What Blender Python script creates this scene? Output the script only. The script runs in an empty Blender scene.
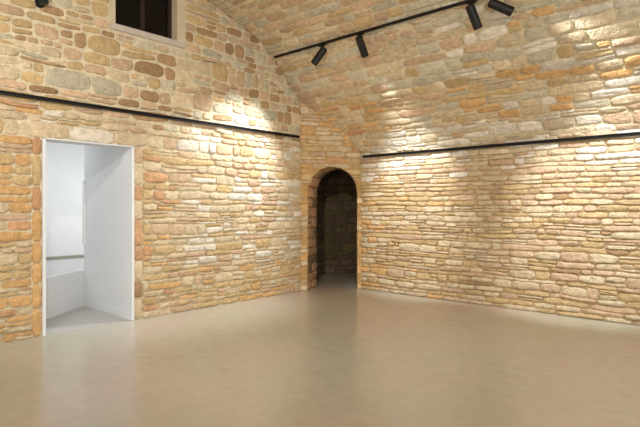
import bpy, bmesh, math, random
from mathutils import Vector, Matrix, noise

scene = bpy.context.scene
COL = scene.collection
rnd = random.Random(7)

# ------------------------------------------------------------------ helpers
def srgb(r, g, b):
    def f(c):
        c /= 255.0
        return c/12.92 if c <= 0.04045 else ((c+0.055)/1.055)**2.4
    return (f(r), f(g), f(b), 1.0)

def new_mat(name):
    m = bpy.data.materials.new(name); m.use_nodes = True
    nt = m.node_tree
    return m, nt, nt.nodes['Principled BSDF']

def simple_mat(name, col, rough=0.6, metal=0.0, spec=0.4, mottled=0.0, scale=6.0, bump=0.0, emit=None, estr=0):
    m, nt, b = new_mat(name)
    b.inputs['Base Color'].default_value = col
    b.inputs['Roughness'].default_value = rough
    b.inputs['Metallic'].default_value = metal
    b.inputs['Specular IOR Level'].default_value = spec
    if emit:
        b.inputs['Emission Color'].default_value = emit
        b.inputs['Emission Strength'].default_value = estr
    if mottled or bump:
        tc = nt.nodes.new('ShaderNodeTexCoord')
        n = nt.nodes.new('ShaderNodeTexNoise'); n.inputs['Scale'].default_value = scale
        n.inputs['Detail'].default_value = 5
        nt.links.new(tc.outputs['Object'], n.inputs['Vector'])
        if mottled:
            mr = nt.nodes.new('ShaderNodeMapRange')
            mr.inputs['From Min'].default_value = 0.3; mr.inputs['From Max'].default_value = 0.7
            mr.inputs['To Min'].default_value = 1-mottled; mr.inputs['To Max'].default_value = 1+mottled
            nt.links.new(n.outputs['Fac'], mr.inputs['Value'])
            mx = nt.nodes.new('ShaderNodeVectorMath'); mx.operation = 'SCALE'
            mx.inputs[0].default_value = col[:3]
            nt.links.new(mr.outputs['Result'], mx.inputs['Scale'])
            nt.links.new(mx.outputs['Vector'], b.inputs['Base Color'])
        if bump:
            bp = nt.nodes.new('ShaderNodeBump'); bp.inputs['Strength'].default_value = bump
            bp.inputs['Distance'].default_value = 0.01
            nt.links.new(n.outputs['Fac'], bp.inputs['Height'])
            nt.links.new(bp.outputs['Normal'], b.inputs['Normal'])
    return m

def link_mesh(name, verts, faces, mat, parent=None, colors=None, smooth=True):
    me = bpy.data.meshes.new(name)
    me.from_pydata(verts, [], faces)
    if colors is not None:
        a = me.color_attributes.new('StoneColor', 'FLOAT_COLOR', 'POINT')
        flat = [c for col in colors for c in col]
        a.data.foreach_set('color', flat)
    if smooth:
        me.polygons.foreach_set('use_smooth', [True]*len(me.polygons))
    me.materials.append(mat)
    me.update()
    o = bpy.data.objects.new(name, me); COL.objects.link(o)
    if parent: o.parent = parent
    return o

def bm_obj(name, bm, mat, parent=None, smooth=False):
    bmesh.ops.recalc_face_normals(bm, faces=bm.faces)
    me = bpy.data.meshes.new(name); bm.to_mesh(me); bm.free()
    if smooth:
        me.polygons.foreach_set('use_smooth', [True]*len(me.polygons))
    me.materials.append(mat)
    o = bpy.data.objects.new(name, me); COL.objects.link(o)
    if parent: o.parent = parent
    return o

def add_box(bm, lo, hi, bevel=0.0):
    r = bmesh.ops.create_cube(bm, size=1.0)
    vs = r['verts']
    for v in vs:
        v.co = Vector((lo[i] + (v.co[i]+0.5)*(hi[i]-lo[i]) for i in range(3)))
    if bevel:
        es = list({e for v in vs for e in v.link_edges})
        bmesh.ops.bevel(bm, geom=es, offset=bevel, segments=2, affect='EDGES')

def add_lathe(bm, prof, n=28, M=Matrix.Identity(4), cap=True):
    """prof: list of (radius, z) revolved about local z"""
    rings = []
    for r, z in prof:
        rings.append([bm.verts.new(M @ Vector((r*math.cos(2*math.pi*k/n), r*math.sin(2*math.pi*k/n), z))) for k in range(n)])
    for a, b in zip(rings, rings[1:]):
        for k in range(n):
            bm.faces.new((a[k], a[(k+1) % n], b[(k+1) % n], b[k]))
    if cap:
        bm.faces.new(list(reversed(rings[0]))); bm.faces.new(rings[-1])

def struct(o, label=None):
    o['kind'] = 'structure'
    if label: o['label'] = label
    return o

def thing(name, label, cat, loc=(0, 0, 0), group=None):
    o = bpy.data.objects.new(name, None); COL.objects.link(o)
    o.empty_display_size = 0.1
    o.location = loc; o['label'] = label; o['category'] = cat
    if group: o['group'] = group
    return o

# ------------------------------------------------------------------ materials
def stone_material(name, bump=0.5, tone=1.0):
    m, nt, b = new_mat(name)
    L = nt.links.new
    at = nt.nodes.new('ShaderNodeVertexColor'); at.layer_name = 'StoneColor'
    tc = nt.nodes.new('ShaderNodeTexCoord')
    n1 = nt.nodes.new('ShaderNodeTexNoise'); n1.inputs['Scale'].default_value = 14; n1.inputs['Detail'].default_value = 6; n1.inputs['Roughness'].default_value = 0.65
    n2 = nt.nodes.new('ShaderNodeTexNoise'); n2.inputs['Scale'].default_value = 45; n2.inputs['Detail'].default_value = 5
    for n in (n1, n2): L(tc.outputs['Object'], n.inputs['Vector'])
    mr = nt.nodes.new('ShaderNodeMapRange')
    mr.inputs['From Min'].default_value = 0.3; mr.inputs['From Max'].default_value = 0.7
    mr.inputs['To Min'].default_value = 0.78*tone; mr.inputs['To Max'].default_value = 1.2*tone
    L(n1.outputs['Fac'], mr.inputs['Value'])
    sc = nt.nodes.new('ShaderNodeVectorMath'); sc.operation = 'SCALE'
    L(at.outputs['Color'], sc.inputs[0]); L(mr.outputs['Result'], sc.inputs['Scale'])
    L(sc.outputs['Vector'], b.inputs['Base Color'])
    b.inputs['Roughness'].default_value = 0.88
    b.inputs['Specular IOR Level'].default_value = 0.2
    ad = nt.nodes.new('ShaderNodeMath'); ad.operation = 'ADD'
    L(n1.outputs['Fac'], ad.inputs[0]); L(n2.outputs['Fac'], ad.inputs[1])
    bp = nt.nodes.new('ShaderNodeBump'); bp.inputs['Strength'].default_value = bump; bp.inputs['Distance'].default_value = 0.025
    L(ad.outputs[0], bp.inputs['Height']); L(bp.outputs['Normal'], b.inputs['Normal'])
    return m

M_STONE = stone_material('rubble_stone', 0.85)
M_BLACK = simple_mat('black_powder_coat', srgb(14, 11, 9), 0.5, 0.0, 0.4, mottled=0.1, scale=40)
M_LENS = simple_mat('lamp_lens', srgb(235, 235, 225), 0.2, emit=(1, 0.95, 0.85, 1), estr=3)
M_LENS_DARK = simple_mat('tinted_glass', srgb(14, 34, 30), 0.08, 0.0, 0.6)
M_WHITE = simple_mat('white_paint', srgb(226, 227, 228), 0.55, mottled=0.02, scale=3)
M_PLASTER = simple_mat('pale_plaster', srgb(202, 188, 160), 0.85, mottled=0.08, scale=9, bump=0.25)
M_SILL = simple_mat('grey_stone_sill', srgb(192, 180, 168), 0.8, mottled=0.08, scale=12, bump=0.2)
M_WOOD = simple_mat('dark_brown_wood', srgb(42, 26, 18), 0.6, mottled=0.3, scale=10, bump=0.2)
M_NIGHT = simple_mat('dark_window_glass', srgb(10, 8, 10), 0.15, spec=0.3)

def floor_material():
    m, nt, b = new_mat('polished_screed')
    L = nt.links.new
    tc = nt.nodes.new('ShaderNodeTexCoord')
    n1 = nt.nodes.new('ShaderNodeTexNoise'); n1.inputs['Scale'].default_value = 0.55; n1.inputs['Detail'].default_value = 3
    n2 = nt.nodes.new('ShaderNodeTexNoise'); n2.inputs['Scale'].default_value = 9; n2.inputs['Detail'].default_value = 6
    for n in (n1, n2): L(tc.outputs['Object'], n.inputs['Vector'])
    r = nt.nodes.new('ShaderNodeValToRGB')
    r.color_ramp.elements[0].position = 0.35; r.color_ramp.elements[0].color = FLOOR_A
    r.color_ramp.elements[1].position = 0.65; r.color_ramp.elements[1].color = FLOOR_B
    L(n1.outputs['Fac'], r.inputs['Fac'])
    mr = nt.nodes.new('ShaderNodeMapRange')
    mr.inputs['From Min'].default_value = 0.3; mr.inputs['From Max'].default_value = 0.7
    mr.inputs['To Min'].default_value = 0.95; mr.inputs['To Max'].default_value = 1.05
    L(n2.outputs['Fac'], mr.inputs['Value'])
    sc = nt.nodes.new('ShaderNodeVectorMath'); sc.operation = 'SCALE'
    L(r.outputs['Color'], sc.inputs[0]); L(mr.outputs['Result'], sc.inputs['Scale'])
    L(sc.outputs['Vector'], b.inputs['Base Color'])
    b.inputs['Roughness'].default_value = 0.22
    b.inputs['Specular IOR Level'].default_value = 0.6
    return m
FLOOR_A = srgb(184, 183, 164); FLOOR_B = srgb(198, 184, 170)
M_FLOOR = floor_material()
M_FLOOR2 = simple_mat('grey_screed', srgb(186, 184, 180), 0.4, mottled=0.04, scale=2)

# ------------------------------------------------------------------ the vault profile (y, z), from the springing line to the far side
KEY = [(0, 2.25), (-.17, 2.50), (-.48, 2.80), (-.92, 3.14), (-1.50, 3.70), (-2.09, 4.0), (-2.9, 4.22), (-4.0, 4.34),
       (-5.1, 4.22), (-5.91, 3.98), (-6.6, 3.62), (-7.08, 3.14), (-7.52, 2.8), (-7.83, 2.5), (-8, 2.25)]
def catmull(P, n=10):
    out = []
    for i in range(len(P)-1):
        p0 = P[max(i-1, 0)]; p1 = P[i]; p2 = P[i+1]; p3 = P[min(i+2, len(P)-1)]
        for k in range(n):
            t = k/n
            out.append(tuple(0.5*((2*p1[j]) + (-p0[j]+p2[j])*t + (2*p0[j]-5*p1[j]+4*p2[j]-p3[j])*t*t + (-p0[j]+3*p1[j]-3*p2[j]+p3[j])*t**3) for j in range(2)))
    out.append(P[-1])
    return out
PROF = catmull(KEY)
ARC = [0.0]
for a, b in zip(PROF, PROF[1:]): ARC.append(ARC[-1] + math.dist(a, b))
def prof_at(t):
    t = min(max(t, 0.0), ARC[-1]-1e-6)
    lo, hi = 0, len(ARC)-1
    while hi-lo > 1:
        m = (lo+hi)//2
        if ARC[m] <= t: lo = m
        else: hi = m
    f = (t-ARC[lo])/(ARC[lo+1]-ARC[lo])
    a, b = PROF[lo], PROF[lo+1]
    y = a[0]+(b[0]-a[0])*f; z = a[1]+(b[1]-a[1])*f
    dy, dz = b[0]-a[0], b[1]-a[1]; l = math.hypot(dy, dz)
    return y, z, (-dz/l, dy/l)         # inward normal
def vault_z(y):
    for a, b in zip(PROF, PROF[1:]):
        if b[0] <= y <= a[0]:
            return a[1]+(b[1]-a[1])*(y-a[0])/(b[0]-a[0])
    return 2.25

# ------------------------------------------------------------------ stone masonry
def mix(a, b, f): return tuple(a[i]*(1-f)+b[i]*f for i in range(3))+(1.0,)
PAL = {
    'pink':   srgb(204, 174, 142), 'tan':  srgb(212, 192, 158), 'ochre': srgb(202, 174, 128),
    'grey':   srgb(200, 190, 164), 'orange': srgb(214, 172, 118), 'cream': srgb(224, 213, 194),
    'brown':  srgb(174, 142, 106),  'rust': srgb(202, 158, 118),
}
PAL['shade_brown'] = srgb(122, 104, 84); PAL['shade_olive'] = srgb(122, 108, 72)  # stone tones darkened to carry the shade inside the alcove
def pick(weights):
    tot = sum(weights.values()); r = rnd.random()*tot
    for k, w in weights.items():
        r -= w
        if r <= 0: return k
    return k

class Masonry:
    def __init__(self, mapping):
        self.map = mapping; self.v = []; self.f = []; self.c = []
    def patch(self, cols, rows_of, color, depth=-0.004):
        """mortar bed: for each pair of columns, lists of (t0, t1) spans, sampled finely"""
        for s0, s1 in zip(cols, cols[1:]):
            for (t0a, t1a), (t0b, t1b) in rows_of(s0, s1):
                n = max(1, int(max(t1a-t0a, t1b-t0b)/0.12))
                prev = None
                for k in range(n+1):
                    f = k/n
                    row = []
                    for s, lo, hi in ((s0, t0a, t1a), (s1, t0b, t1b)):
                        t = lo+(hi-lo)*f
                        p, nn = self.map(s, t)
                        d = depth + 0.006*noise.noise((s*5, t*5, 3.1))
                        self.v.append(p+nn*d); self.c.append(mix(color, color, 0)); row.append(len(self.v)-1)
                    if prev: self.f.append((prev[0], prev[1], row[1], row[0]))
                    prev = row
    def stone(self, cell, gap, h, color, roundness, clampf=None, npts=16):
        # cell: function (u,v in 0..1) -> (s,t)
        w = abs(cell(1, .5)[0]-cell(0, .5)[0]); ht = abs(cell(.5, 1)[1]-cell(.5, 0)[1])
        if w < .03 or ht < .012: return
        gap = min(gap, .3*ht)
        gu, gv = gap/w, gap/ht
        seed = rnd.random()*1000
        tiltu, tiltv = rnd.uniform(-.35, .35), rnd.uniform(-.35, .35)
        rings = []
        jit = [rnd.uniform(-1, 1) for _ in range(npts)]
        for inset, hh in ((0.0, -0.012), (0.05, h*0.6), (0.16, h*0.92), (0.60, h)):
            ring = []
            for k in range(npts):
                a = 2*math.pi*(k+0.5)/npts
                ca, sa = math.cos(a), math.sin(a)
                n = roundness
                r = (abs(ca)**n+abs(sa)**n)**(-1/n)
                r *= 1 + jit[k]*0.045
                x, y = ca*r, sa*r
                # inset measured mostly in absolute terms so that flat stones keep flat faces
                mx = 1-inset*min(1, 1.3*ht/w) if inset < .5 else 1-inset
                my = 1-inset
                u = 0.5+0.5*x*(1-gu)*mx; v = 0.5+0.5*y*(1-gv)*my
                s, t = cell(u, v)
                if clampf: s, t = clampf(s, t)
                p, nn = self.map(s, t)
                d = hh
                if hh > 0:
                    d += h*0.5*(noise.noise((s*9+seed, t*14, seed)))+h*0.4*(tiltu*x+tiltv*y)
                ring.append((p+nn*d))
            rings.append(ring)
        s, t = cell(.5, .5)
        if clampf: s, t = clampf(s, t)
        p, nn = self.map(s, t)
        base = len(self.v)
        for ring in rings: self.v.extend(ring)
        self.v.append(p+nn*h*(1+.3*rnd.uniform(-1, 1)))
        self.c.extend([color]*(npts*len(rings)+1))
        for r in range(len(rings)-1):
            for k in range(npts):
                a = base+r*npts+k; b = base+r*npts+(k+1) % npts
                self.f.append((a, b, b+npts, a+npts))
        last = base+(len(rings)-1)*npts; ctr = base+npts*len(rings)
        for k in range(npts):
            self.f.append((last+k, last+(k+1) % npts, ctr))
    def courses(self, s0, s1, t0, t1, style, spans=None, clampf=None, skip=None):
        """style(s,t) -> dict(h=(lo,hi), w=(lo,hi), gap, proud, round, wob, split, pal, var)"""
        t = t0; k = 0
        wob = lambda s, kk, amp: amp*noise.noise((s*1.6, kk*7.31, t0*3.7+s1))
        while t < t1-1e-4:
            st = style((s0+s1)/2, t)
            h = rnd.uniform(*st['h'])
            if t+h > t1-st['h'][0]*.5: h = t1-t
            a0 = 0 if k == 0 else st['wob']*h; a1 = 0 if t+h >= t1-1e-4 else st['wob']*h
            lo = lambda s, kk=k, tt=t, am=a0: tt+wob(s, kk, am)
            hi = lambda s, kk=k+1, tt=t+h, am=a1: tt+wob(s, kk, am)
            for sa, sb in (spans(t, t+h) if spans else [(s0, s1)]):
                s = sa
                while s < sb-1e-4:
                    st = style(s, t+h/2)
                    w = rnd.uniform(*st['w'])
                    if rnd.random() < .2: w *= 1.5
                    if s+w > sb-st['w'][0]*.7: w = sb-s
                    e = s+w
                    slant0 = 0 if s == sa else rnd.uniform(-.012, .012)
                    cells = []
                    if rnd.random() < st['split'] and h > .075:
                        m = rnd.uniform(.35, .65)
                        if rnd.random() < .5 and w > .2:
                            q = rnd.uniform(.35, .65)
                            cells = [(0, 1, 0, m), (0, q, m, 1), (q, 1, m, 1)]
                        else:
                            cells = [(0, 1, 0, m), (0, 1, m, 1)]
                    else:
                        cells = [(0, 1, 0, 1)]
                    for (ua, ub, va, vb) in cells:
                        def cell(u, v, s=s, e=e, lo=lo, hi=hi, ua=ua, ub=ub, va=va, vb=vb):
                            uu = ua+(ub-ua)*u; vv = va+(vb-va)*v
                            ss = s+(e-s)*uu
                            l_, h_ = lo(ss), hi(ss)
                            return ss, l_+(h_-l_)*vv
                        cs, ct = cell(.5, .5)
                        if skip and skip(cs, ct): continue
                        stl = style(cs, ct)
                        colr = PAL[pick(stl['pal'])]
                        g = rnd.uniform(1-stl['var'], 1+stl['var'])
                        colr = tuple(min(.95, c*g) for c in colr[:3])+(1.0,)
                        self.stone(cell, stl['gap']*rnd.uniform(.7, 1.3), stl['proud']*rnd.uniform(.5, 1.4), colr, rnd.uniform(*stl['round']), clampf)
                    s = e
            t += h; k += 1
    def build(self, name):
        return struct(link_mesh(name, self.v, self.f, M_STONE, colors=self.c))

def nz(s, t, f, o): return noise.noise((s*f+o, t*f, o*1.7))
MORTAR = srgb(220, 206, 174)
MORTAR_LOW = srgb(204, 176, 136)

# ---- left wall: plane x = 0, s = -y, t = z
DOOR = (3.735, 4.755, 0.0, 2.09)
WIN = (3.14, 3.96, 3.505, 4.12)
CH_L = 0.85        # left foot of the diagonal corner wall
CH_R = 0.62        # right foot
def map_left(s, t): return Vector((0, -s, t)), Vector((1, 0, 0))
def style_left(s, t):
    big = t > 2.45+.25*nz(s, 0, .8, 2)
    if big:
        far = s < 2.2
        pal = dict(pink=4, tan=2.5, ochre=1.6, grey=2.4, brown=2.2) if not far else dict(pink=3, tan=2, grey=3, brown=2.4)
        if s > 4.0: pal = dict(pink=3, tan=2, ochre=2.4, brown=3, grey=1)
        return dict(h=(.10, .19), w=(.14, .36) if not far else (.10, .24), gap=.024, proud=.013, round=(3.2, 6), wob=.45, split=.28, pal=pal, var=.16)
    pal = dict(tan=4, cream=2.2, pink=1.5, ochre=1.2)
    if s > 4.7: pal = dict(orange=2, ochre=2.5, tan=3, rust=1.0, pink=1.5)
    elif s > 3.1 and t < 2.0: pal = dict(tan=3, ochre=2.5, rust=1, orange=1.3, pink=1)
    elif t < .55: pal = dict(tan=3, ochre=2.2, orange=1, pink=1.2)
    return dict(h=(.06, .12), w=(.11, .34), gap=.010, proud=.017, round=(4, 9), wob=.35, split=.3, pal=pal, var=.08)
LW = Masonry(map_left)
def rows_left(s0, s1):
    m = (s0+s1)/2; top = 4.5
    out = []
    if DOOR[0] < m < DOOR[1]:
        out.append(((DOOR[3], top), (DOOR[3], top)))
    elif WIN[0]-.0 < m < WIN[1]:
        pass
    else:
        return [((0, top), (0, top))]
    res = []
    for span in out: res.append(span)
    if WIN[0] < m < WIN[1]:
        res = []
        b = DOOR[3] if DOOR[0] < m < DOOR[1] else 0
        res.append(((b, WIN[2]), (b, WIN[2]))); res.append(((WIN[3], top), (WIN[3], top)))
    return res
cols = sorted(set([round(CH_L-.05+i*.12, 4) for i in range(62)] + [DOOR[0], DOOR[1], WIN[0], WIN[1], 8.2]))
LW.patch(cols, rows_left, MORTAR)
def spans_left(t0, t1):
    S0, S1 = CH_L-.03, 6.6
    cuts = []
    tm = (t0+t1)/2
    if tm < DOOR[3]: cuts.append((DOOR[0]-.12, DOOR[1]+.10))
    elif tm < DOOR[3]+.16: cuts.append((DOOR[0]-.18, DOOR[1]+.22))       # room for the lintel slabs
    if WIN[2]-.10 < tm < WIN[3]: cuts.append((WIN[0]-.13, WIN[1]+.07))
    segs = [(S0, S1)]
    for a, b in cuts:
        ns = []
        for p, q in segs:
            if b <= p or a >= q: ns.append((p, q)); continue
            if a > p: ns.append((p, a))
            if b < q: ns.append((b, q))
        segs = ns
    return segs
skip_left = lambda s, t: t > vault_z(-s)+.12
LW.courses(0, 6.6, 0.0, DOOR[3], style_left, spans_left, None, skip_left)
LW.courses(0, 6.6, DOOR[3], DOOR[3]+.16, lambda s, t: dict(style_left(s, t), h=(.16, .16)), spans_left, None, skip_left)
LW.courses(0, 6.6, DOOR[3]+.16, WIN[2]-.10, style_left, spans_left, None, skip_left)
LW.courses(0, 6.6, WIN[2]-.10, 4.5, style_left, spans_left, None, skip_left)
# squared jamb blocks beside the doorway and the flat lintel over it
def rect_stone(M, sa, sb, ta, tb, col, gap=.008, h=.016, rd=7):
    g = rnd.uniform(.92, 1.08)
    c = tuple(min(.95, x*g) for x in PAL[col][:3])+(1.0,)
    M.stone(lambda u, v: (sa+(sb-sa)*u, ta+(tb-ta)*v), gap, h, c, rd)
for (a, b, pals) in ((DOOR[1]+.004, DOOR[1]+.10, ('orange', 'rust', 'ochre', 'orange')), (DOOR[0]-.12, DOOR[0]-.004, ('tan', 'brown', 'pink', 'rust'))):
    t = 0.0
    while t < DOOR[3]-.02:
        h = min(rnd.uniform(.16, .34), DOOR[3]-t)
        if DOOR[3]-t-h < .08: h = DOOR[3]-t
        rect_stone(LW, a, b, t, t+h, rnd.choice(pals)); t += h
s = DOOR[0]-.18
for w, c in ((.42, 'tan'), (.5, 'cream'), (.465, 'tan')):
    rect_stone(LW, s, s+w, DOOR[3], DOOR[3]+.16, c); s += w
LW.build('wall_left')

# ---- right wall: plane y = 0, s = x, t = z
def map_right(s, t): return Vector((s, 0, t)), Vector((0, -1, 0))
def style_right(s, t):
    pal = dict(tan=4, pink=3, ochre=2.6, brown=.5)
    if s < 2.2 and t < 1.6: pal = dict(tan=3.4, ochre=3.6, orange=1, pink=1)
    if s < .95: pal = dict(tan=3, orange=2.5, ochre=2)
    if t > 1.8: pal = dict(cream=2.5, tan=3, pink=1.5)
    return dict(h=(.05, .105), w=(.12, .38), gap=.009, proud=.020, round=(4, 9), wob=.35, split=.3, pal=pal, var=.08)
RW = Masonry(map_right)
RW.patch([CH_R-.05+i*.15 for i in range(53)], lambda a, b: [((0, 2.3), (0, 2.3))], MORTAR_LOW)
RW.courses(CH_R-.03, 6.4, 0, 2.28, style_right)
RW.build('wall_right')

# ---- vaulted ceiling: s = x, t = arc length from the springing line
def map_vault(s, t):
    y, z, n = prof_at(t)
    return Vector((s, y, z)), Vector((0, n[0], n[1]))
def style_vault(s, t):
    pal = dict(pink=3, tan=3, grey=2, ochre=1)
    if s > 2.6: pal = dict(tan=3, grey=2.6, orange=1.2, pink=1, cream=3, ochre=.8)  # extra cream lightens these stones in place of more light on the vault
    if s > 2.6 and t < 1.1: pal = dict(orange=2.6, tan=3, ochre=1.5, cream=1, grey=1)
    if s < 1.5 and t < 1.0: pal = dict(orange=2, ochre=2, tan=2.5, rust=.8)
    if t < .35 and s > 1: pal = dict(cream=3, tan=2, pink=1)
    return dict(h=(.085, .15), w=(.16, .42), gap=.016, proud=.012, round=(4, 8), wob=.35, split=.22, pal=pal, var=.14)
VW = Masonry(map_vault)
VW.patch([-.3+i*.15 for i in range(58)], lambda a, b: [((0, ARC[-1]), (0, ARC[-1]))], MORTAR)
VW.courses(0.0, 6.8, 0, 5.4, style_vault)
VW.build('ceiling')

# ---- diagonal corner wall with the low arched opening
PA = Vector((0, -CH_L, 0)); PB = Vector((CH_R, 0, 0))
CHL = (PB-PA).length; CD = (PB-PA)/CHL; CN = Vector((CD.y, -CD.x, 0))     # CN points into the room
A0, A1, ASPR, ATOP = 0.125, 0.965, 1.60, 2.03
AC = (A0+A1)/2; AW = (A1-A0)/2
def map_corner(s, t): return PA+CD*s+Vector((0, 0, t)), CN
def arch_t(s):
    x = (s-AC)/AW
    if abs(x) >= 1: return 0
    return ASPR+(ATOP-ASPR)*math.sqrt(1-x*x)
def arch_push(s, t):
    x = (s-AC)/AW
    if abs(x) < 1 and t < arch_t(s):
        if t < ASPR: return (A0 if x < 0 else A1), t
        y = (t-ASPR)/(ATOP-ASPR); r = math.hypot(x, y)
        if r < 1e-4: return s, ATOP
        return AC+x/r*AW, ASPR+y/r*(ATOP-ASPR)
    return s, t
def arch_skip(s, t): return abs(s-AC) < AW-.01 and t < arch_t(s)-.01
def style_corner(s, t):
    pal = dict(tan=3, ochre=2.6, orange=2, rust=1.2, pink=1)
    if t < 1.6: pal = dict(tan=2, ochre=2.5, orange=2)
    return dict(h=(.075, .13), w=(.14, .34), gap=.011, proud=.012, round=(4, 8), wob=.3, split=.2, pal=pal, var=.14)
CW = Masonry(map_corner)
nA = 24
acol = [A0+(A1-A0)*(0.5-0.5*math.cos(math.pi*i/nA)) for i in range(nA+1)]
ccols = sorted(set([-.04, .04]+acol+[CHL-.04, CHL+.04]))
def rows_corner(s0, s1):
    m = (s0+s1)/2
    if A0 < m < A1:
        f = lambda s: max(arch_t(s), ASPR)
        return [((f(s0), 3.4), (f(s1), 3.4))]
    return [((0, 3.4), (0, 3.4))]
CW.patch(ccols, rows_corner, srgb(196, 158, 104))
CW.courses(0, CHL, 0, 3.3, style_corner, None, arch_push, arch_skip)
CW.build('wall_corner')

# ---- the alcove behind the arch: splayed jambs and soffit, then a dark chamber
PD = Vector((-.45, .89, 0)).normalized()
TH = 0.55
AM = Masonry(lambda s, t: (Vector((0, 0, 0)), Vector((0, 0, 1))))
outline = [(A0, 0.0)]+[(A0, z*ASPR/8) for z in range(1, 8)]
outline += [(AC-AW*math.cos(math.pi*i/20), ASPR+(ATOP-ASPR)*math.sin(math.pi*i/20)) for i in range(21)]
outline += [(A1, ASPR*(8-z)/8) for z in range(1, 9)]
per = [0]
for a, b in zip(outline, outline[1:]): per.append(per[-1]+math.dist(a, b))
def out_at(t):
    t = min(max(t, 0), per[-1]-1e-6)
    for i in range(len(per)-1):
        if per[i] <= t <= per[i+1]:
            f = (t-per[i])/(per[i+1]-per[i]); a, b = outline[i], outline[i+1]
            dx, dy = b[0]-a[0], b[1]-a[1]; l = math.hypot(dx, dy)
            return a[0]+dx*f, a[1]+dy*f, (dy/l, -dx/l)
def map_reveal(s, t):          # s: depth into the wall, t: perimeter
    a, z, n = out_at(t)
    p = PA+CD*a+Vector((0, 0, z))+PD*s
    N = (CD*n[0]+Vector((0, 0, n[1]))); N -= PD*N.dot(PD); N.normalize()
    return p, N
RV = Masonry(map_reveal)
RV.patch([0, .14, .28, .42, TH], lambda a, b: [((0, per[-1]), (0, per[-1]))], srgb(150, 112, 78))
RV.courses(.01, TH, 0, per[-1], lambda s, t: dict(h=(.12, .2), w=(.2, .34), gap=.012, proud=.010, round=(3.5, 6), wob=.15, split=.1, pal=dict(shade_brown=1, brown=3, rust=1.5), var=.15))
RV.build('wall_alcove_jamb')
# chamber behind: back wall, two sides and a low vault of brown rubble
mid = PA+CD*AC+PD*TH
PX = CD.copy()
HW, DEP = 0.72, 1.7
chp = [(-HW, 0), (-HW, .6), (-HW, 1.2), (-HW, 1.75)]+[(-HW*math.cos(math.pi*i/16), 1.75+.5*math.sin(math.pi*i/16)) for i in range(1, 16)]+[(HW, 1.75), (HW, 1.2), (HW, .6), (HW, 0)]
cper = [0]
for a, b in zip(chp, chp[1:]): cper.append(cper[-1]+math.dist(a, b))
def map_chamber(s, t):
    t = min(max(t, 0), cper[-1]-1e-6)
    for i in range(len(cper)-1):
        if cper[i] <= t <= cper[i+1]:
            f = (t-cper[i])/(cper[i+1]-cper[i]); a, b = chp[i], chp[i+1]
            dx, dy = b[0]-a[0], b[1]-a[1]; l = math.hypot(dx, dy)
            return mid+PX*(a[0]+dx*f)+Vector((0, 0, a[1]+dy*f))+PD*s, (PX*(dy/l)+Vector((0, 0, -dx/l)))
dark_pal = dict(shade_brown=3, shade_olive=2)  # chamber shade put into the stone colours
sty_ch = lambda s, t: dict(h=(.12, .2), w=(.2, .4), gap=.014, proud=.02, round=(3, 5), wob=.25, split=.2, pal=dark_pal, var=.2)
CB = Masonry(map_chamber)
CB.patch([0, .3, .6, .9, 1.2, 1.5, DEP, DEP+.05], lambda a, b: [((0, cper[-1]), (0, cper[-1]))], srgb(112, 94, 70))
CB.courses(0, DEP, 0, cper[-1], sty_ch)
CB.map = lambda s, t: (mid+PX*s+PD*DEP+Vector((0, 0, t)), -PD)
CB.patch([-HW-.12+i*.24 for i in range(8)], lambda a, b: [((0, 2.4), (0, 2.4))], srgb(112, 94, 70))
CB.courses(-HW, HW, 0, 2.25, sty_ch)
# the inner face of the corner wall on both sides of the reveal
CB.map = lambda s, t: (mid+PX*s+Vector((0, 0, t)), PD)
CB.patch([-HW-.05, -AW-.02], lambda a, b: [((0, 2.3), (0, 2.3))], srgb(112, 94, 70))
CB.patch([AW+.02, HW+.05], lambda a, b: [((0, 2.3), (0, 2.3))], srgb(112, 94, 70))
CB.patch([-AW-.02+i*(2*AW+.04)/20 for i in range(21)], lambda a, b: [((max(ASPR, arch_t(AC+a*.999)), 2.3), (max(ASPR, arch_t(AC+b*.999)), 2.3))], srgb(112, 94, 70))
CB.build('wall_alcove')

# ---- floor
bm = bmesh.new()
add_box(bm, (-4.0, -9.5, -.12), (9.5, 3.6, 0.0))
struct(bm_obj('floor', bm, M_FLOOR))

# ------------------------------------------------------------------ doorway, and the white room beyond it
bm = bmesh.new()
y0, y1, zt = -DOOR[1], -DOOR[0], DOOR[3]
fw, fd = .03, .20
add_box(bm, (-fd, y0-.002, 0), (.03, y0+fw, zt), .004)
add_box(bm, (-fd, y1-fw, 0), (.03, y1+.002, zt), .004)
add_box(bm, (-fd, y0, zt-.014), (.03, y1, zt+.002), .004)
struct(bm_obj('door_1', bm, M_WHITE))

bm = bmesh.new()
add_box(bm, (-1.33, y1-.01, 0), (-.02, y1+.25, 2.6))            # right-hand wall of the passage
struct(bm_obj('wall_passage_right', bm, M_WHITE))
bm = bmesh.new()
add_box(bm, (-3.1, y0-2.2, 0), (-3.0, y1+2.0, 2.6))             # far wall
struct(bm_obj('wall_passage_back', bm, M_WHITE))
bm = bmesh.new()
add_box(bm, (-3.1, y0-2.3, 0), (-.25, y0-2.2, 2.6))
struct(bm_obj('wall_passage_left', bm, M_WHITE))
bm = bmesh.new()
add_box(bm, (-3.1, y1+2.0, 0), (-1.2, y1+2.1, 2.6))
struct(bm_obj('wall_passage_end', bm, M_WHITE))
bm = bmesh.new()
add_box(bm, (-.32, y0-2.2, 0), (-.24, y0+.0, 2.6))
struct(bm_obj('wall_passage_front', bm, M_WHITE))
bm = bmesh.new()
add_box(bm, (-3.1, y0-2.3, 2.6), (-.06, y1+2.1, 2.7))
struct(bm_obj('ceiling_passage', bm, M_WHITE))
bm = bmesh.new()
add_box(bm, (-3.1, y0-2.2, 0.0), (-.02, y1+2.0, 0.006))
struct(bm_obj('floor_passage', bm, M_FLOOR2))
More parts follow.
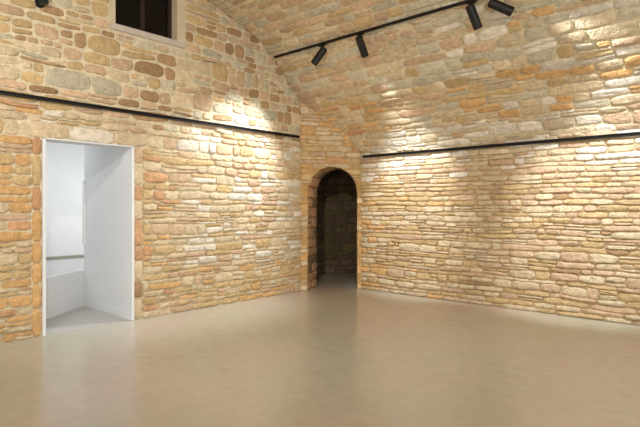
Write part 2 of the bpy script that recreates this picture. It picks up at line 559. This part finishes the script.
# low white parapet running diagonally behind the doorway
bm = bmesh.new()
a = Vector((-1.33, y1, 0)); d = (Vector((-.70, -4.56, 0))-a).normalized(); n = Vector((-d.y, d.x, 0))
if n.x > 0: n = -n
L = 1.15
q = [a, a+d*L, a+d*L+n*.1, a+n*.1]
vb = [bm.verts.new(p) for p in q]; vt = [bm.verts.new(p+Vector((0, 0, .50))) for p in q]
bm.faces.new(vb); bm.faces.new(vt)
for i in range(4): bm.faces.new((vb[i], vb[(i+1) % 4], vt[(i+1) % 4], vt[i]))
struct(bm_obj('wall_parapet', bm, M_WHITE))
bm = bmesh.new()
add_box(bm, (-1.345, y1-.03, 0.85), (-1.28, y1-.008, 1.72), .003)  # added bright strip imitating the highlight on the wall end
struct(bm_obj('highlight_strip', bm, simple_mat('gloss_white', srgb(240, 240, 238), .2)))
bm = bmesh.new()
add_box(bm, (-1.33, y1-.02, .0), (-.2, y1-.008, .10), .003)
struct(bm_obj('baseboard_passage', bm, M_WHITE))
bm = bmesh.new()
add_box(bm, (-3.0, y0-2.2, .52), (-2.97, y1+2, .56), .003)
struct(bm_obj('trim_2', bm, simple_mat('sage_trim', srgb(150, 154, 132), .5)))

# ------------------------------------------------------------------ high window in the left wall
wy0, wy1, wz0, wz1 = -WIN[1], -WIN[0], WIN[2], WIN[3]
bm = bmesh.new()
dp = .34
add_box(bm, (-dp, wy1, wz0-.02), (.018, wy1+.12, wz1+.05), .006)           # right plaster reveal
add_box(bm, (-dp, wy0-.06, wz0-.02), (.018, wy0, wz1+.05), .006)
add_box(bm, (-dp, wy0, wz1), (.018, wy1, wz1+.07), .006)
struct(bm_obj('trim_3', bm, M_PLASTER))
bm = bmesh.new()
add_box(bm, (-dp, wy0-.06, wz0-.075), (.03, wy1+.12, wz0), .008)
struct(bm_obj('trim_4', bm, M_SILL))
win = struct(thing('window_1', 'small dark window high in the left wall', 'window', (-.14, (wy0+wy1)/2, wz0)))
del win['category']
def wloc(lo, hi):
    c = Vector((-.14, (wy0+wy1)/2, wz0))
    return tuple(lo[i]-c[i] for i in range(3)), tuple(hi[i]-c[i] for i in range(3))
bm = bmesh.new()
t_ = .055
for lo, hi in (((-.17, wy0, wz0), (-.11, wy0+t_, wz1)), ((-.17, wy1-t_, wz0), (-.11, wy1, wz1)), ((-.17, wy0+t_, wz0), (-.11, wy1-t_, wz0+t_)), ((-.17, wy0+t_, wz1-t_), (-.11, wy1-t_, wz1)),
               ((-.165, (wy0+wy1)/2-.03, wz0+t_), (-.115, (wy0+wy1)/2+.03, wz1-t_))):
    l, h = wloc(lo, hi); add_box(bm, l, h, .004)
bm_obj('window_frame', bm, M_WOOD, win)
for ya, yb in ((wy0+t_, (wy0+wy1)/2-.03), ((wy0+wy1)/2+.03, wy1-t_)):
    bm = bmesh.new(); l, h = wloc((-.145, ya-.005, wz0+t_-.005), (-.135, yb+.005, wz1-t_+.005)); add_box(bm, l, h)
    bm_obj('window_pane', bm, M_NIGHT, win)
bm = bmesh.new()
add_box(bm, (-dp-.04, wy0-.1, wz0-.1), (-dp, wy1+.1, wz1+.1))
struct(bm_obj('wall_window_back', bm, M_WOOD))

# ------------------------------------------------------------------ the rails
def rail(name, label, loc, axis, length, hang, group=None):
    """slim black track; axis 'x' or '-y'; hang: 'wall_x', 'wall_y' or 'ceiling' = side where the slot faces away from"""
    r = thing(name, label, 'track rail', loc, group)
    def B(bm, a, b, u0, u1, v0, v1, bev=.003):
        # a..b along the axis, u across (horizontal, away from the wall), v up
        if axis == 'x': add_box(bm, (a, -u1, v0), (b, -u0, v1), bev)
        else: add_box(bm, (u0, -b, v0), (u1, -a, v1), bev)
    W, H = .036, .040
    bm = bmesh.new()
    if hang == 'ceiling':
        B(bm, 0, length, -W/2, W/2, -.010, 0)
        B(bm, 0, length, -W/2, -W/2+.012, -.029, -.010, .002)
        B(bm, 0, length, W/2-.012, W/2, -.029, -.010, .002)
        bm_obj('channel', bm, M_BLACK, r)
        bm = bmesh.new(); B(bm, -.008, .006, -W/2-.001, W/2+.001, -.031, .002, .003)
    else:
        B(bm, 0, length, .024, .024+W, 0, .012)
        B(bm, 0, length, .024, .024+W, H-.012, H)
        B(bm, 0, length, .024, .036, .012, H-.012, .002)
        bm_obj('channel', bm, M_BLACK, r)
        bm = bmesh.new(); B(bm, -.008, .006, .023, .025+W, -.001, H+.001, .003)
    bm_obj('end_cap', bm, M_BLACK, r)
    n = int(length/1.2)
    for i in range(0 if hang == 'ceiling' else n+1):
        c = .25+i*(length-.5)/max(1, n)
        bm = bmesh.new()
        if hang == 'ceiling': B(bm, c-.02, c+.02, -.012, .012, -.004, .13, .003)
        else: B(bm, c-.02, c+.02, -.02, .026, .012, H-.012, .003)
        bm_obj('clip', bm, M_BLACK, r)
    return r
rail('track_rail', 'long black rail running along the left wall above the white doorway', (0, -.93, 2.475), '-y', 5.6, 'wall')
rail('track_rail', 'black rail along the right wall, starting beside the top of the dark arch', (.67, 0, 2.18), 'x', 5.6, 'wall')
TY = -1.50
TZ = 3.655
rail('track_rail', 'black track on the vaulted ceiling carrying the four spotlights', (.10, TY, TZ), 'x', 6.4, 'ceiling')

# ------------------------------------------------------------------ spotlights on the ceiling track
def spotlight_parts(root):
    ad = bmesh.new(); add_box(ad, (-.05, -.016, -.052), (.05, .016, -.030), .004)
    bm_obj('track_adapter', ad, M_BLACK, root)
    st = bmesh.new(); add_lathe(st, [(.0085, -.12), (.0085, -.05)], 14)
    bm_obj('stem', st, M_BLACK, root, True)
def make_spot(label, x, target, shift=0.0):
    root = thing('spotlight', label, 'spotlight', (x, TY, TZ), 'spotlights on the ceiling track')
    spotlight_parts(root)
    piv = Vector((0, 0, -.128))
    d = (Vector(target)-(Vector((x, TY, TZ))+piv)).normalized()
    R = d.to_track_quat('Z', 'Y').to_matrix().to_4x4()
    M = Matrix.Translation(piv) @ R
    h = bmesh.new()
    add_lathe(h, [(.0, -.062), (.036, -.062), (.046, -.056), (.050, -.046), (.050, .10), (.0515, .102), (.0515, .118), (.050, .12), (.050, .205), (.0475, .208), (.043, .205), (.040, .165), (0, .165)], 32, M, False)
    head = bm_obj('lamp_head', h, M_BLACK, root, False)
    k = bmesh.new()
    add_box(k, (-.014, -.014, -.022), (.014, .014, .02), .004)
    for v in k.verts: v.co = v.co+piv+Vector((0, 0, .018))
    bm_obj('knuckle', k, M_BLACK, root)
    l = bmesh.new(); add_lathe(l, [(0, .167), (.020, .171), (.0395, .168)], 28, M, False)
    bm_obj('lens', l, M_LENS, root, True)
    return root, Vector((x, TY, TZ))+piv+d*.215, d
SPOTS = [
    ('black spotlight aimed at the left wall, nearest the left end of its track', 1.06, (0.0, -2.4, 1.55), .95, 78),
    ('black spotlight second from the left end of the ceiling track, tilted steeply down', 1.72, (1.62, 0, 1.5), 1.0, 52),
    ('black spotlight third along the ceiling track, hanging nearly straight down beside another', 3.26, (3.75, 0, .9), .4, 42),
    ('black spotlight swung out to the right, rightmost of the four on the ceiling track', 3.52, (6.4, 0, 1.75), .5, 40),
]
SPOT_W = 340
def lamp_spot(name, loc, d, energy, size, blend, color, rad=.04):
    ld = bpy.data.lights.new(name, 'SPOT'); ld.energy = energy; ld.spot_size = math.radians(size); ld.spot_blend = blend
    ld.color = color; ld.shadow_soft_size = rad
    o = bpy.data.objects.new(name, ld); COL.objects.link(o)
    o.location = loc; o.rotation_euler = Vector(d).to_track_quat('-Z', 'Y').to_euler()
    return o
for lab, x, tgt, e, cone in SPOTS:
    root, p, d = make_spot(lab, x, tgt)
    lamp_spot('spot_beam', p, d, SPOT_W*e, cone, .85, (.88, .94, 1))

lamp_spot('spot_beam', (4.7, TY, TZ-.25), Vector((4.2, 0, 1.5))-Vector((4.7, TY, TZ-.25)), SPOT_W*1.0, 52, .85, (.88, .94, 1))
# ------------------------------------------------------------------ small dark fixture high on the left wall
fx = thing('wall_lamp', 'small dark round lamp high on the left wall at the top edge of the photo', 'lamp', (.0, -4.78, 3.50))
bm = bmesh.new(); add_lathe(bm, [(.05, 0), (.05, .012), (.046, .018), (.016, .022), (.014, .05)], 24, Matrix.Rotation(math.radians(90), 4, 'Y'))
bm_obj('wall_plate', bm, M_BLACK, fx, False)
bm = bmesh.new()
MM = Matrix.Translation((.085, 0, .06)) @ Matrix.Rotation(math.radians(160), 4, 'Y')
add_lathe(bm, [(.03, -.06), (.046, -.05), (.048, 0), (.048, .085), (.044, .088)], 28, MM)
bm_obj('lamp_head', bm, M_BLACK, fx, False)
bm = bmesh.new(); add_lathe(bm, [(0, .104), (.02, .101), (.038, .092), (.043, .086)], 24, MM, False)
bm_obj('lens', bm, M_LENS_DARK, fx, True)

# ------------------------------------------------------------------ light
# wide fill spots without fixtures, added on the unseen side of the vault
for loc, tgt, e in (((4.6, -6.5, 3.4), (0, -2.3, 1.6), 330), ((5.4, -5.5, 3.8), (2.2, 0, 1.0), 90), ((6.4, -4.5, 3.8), (4.4, 0, 1.2), 90), ((2.6, -6.5, 3.4), (0, -5.2, 2.2), 130)):
    lamp_spot('spot_beam', loc, Vector(tgt)-Vector(loc), e, 95, 1.0, (1, .97, .92), .08)
ld = bpy.data.lights.new('passage_fill_top', 'AREA'); ld.energy = 19; ld.shape = 'RECTANGLE'; ld.size = 1.6; ld.size_y = 1.6; ld.color = (.93, .97, 1)  # fill light added under the passage ceiling, no fixture
o = bpy.data.objects.new('passage_fill_top', ld); COL.objects.link(o); o.location = (-2.1, -4.9, 2.55)

ld = bpy.data.lights.new('passage_fill_side', 'AREA'); ld.energy = 17; ld.shape = 'RECTANGLE'; ld.size = 1.2; ld.size_y = 1.6; ld.color = (.95, .98, 1)  # hidden fill added behind the passage wall to brighten the far wall
o = bpy.data.objects.new('passage_fill_side', ld); COL.objects.link(o); o.location = (-1.65, -2.6, 1.5)
o.rotation_euler = Vector((-1, -.45, 0)).to_track_quat('-Z', 'Z').to_euler()
w = bpy.data.worlds.new('world'); scene.world = w; w.use_nodes = True
w.node_tree.nodes['Background'].inputs['Color'].default_value = (1.0, .98, .95, 1)
w.node_tree.nodes['Background'].inputs['Strength'].default_value = 1.6

# ------------------------------------------------------------------ camera
cd = bpy.data.cameras.new('camera'); cam = bpy.data.objects.new('camera', cd); COL.objects.link(cam)
cam.location = (5.754, -6.79, 1.35)
cam.rotation_euler = Vector((-.667, .745, 0)).to_track_quat('-Z', 'Y').to_euler()
cd.sensor_width = 36; cd.lens = 508/640*36
cd.shift_y = -5.5/640
cd.clip_start = .05
scene.camera = cam
vs = scene.view_settings
vs.view_transform = 'Standard'; vs.look = 'None'; vs.gamma = 1; vs.use_curve_mapping = False
vs.exposure = 0.17
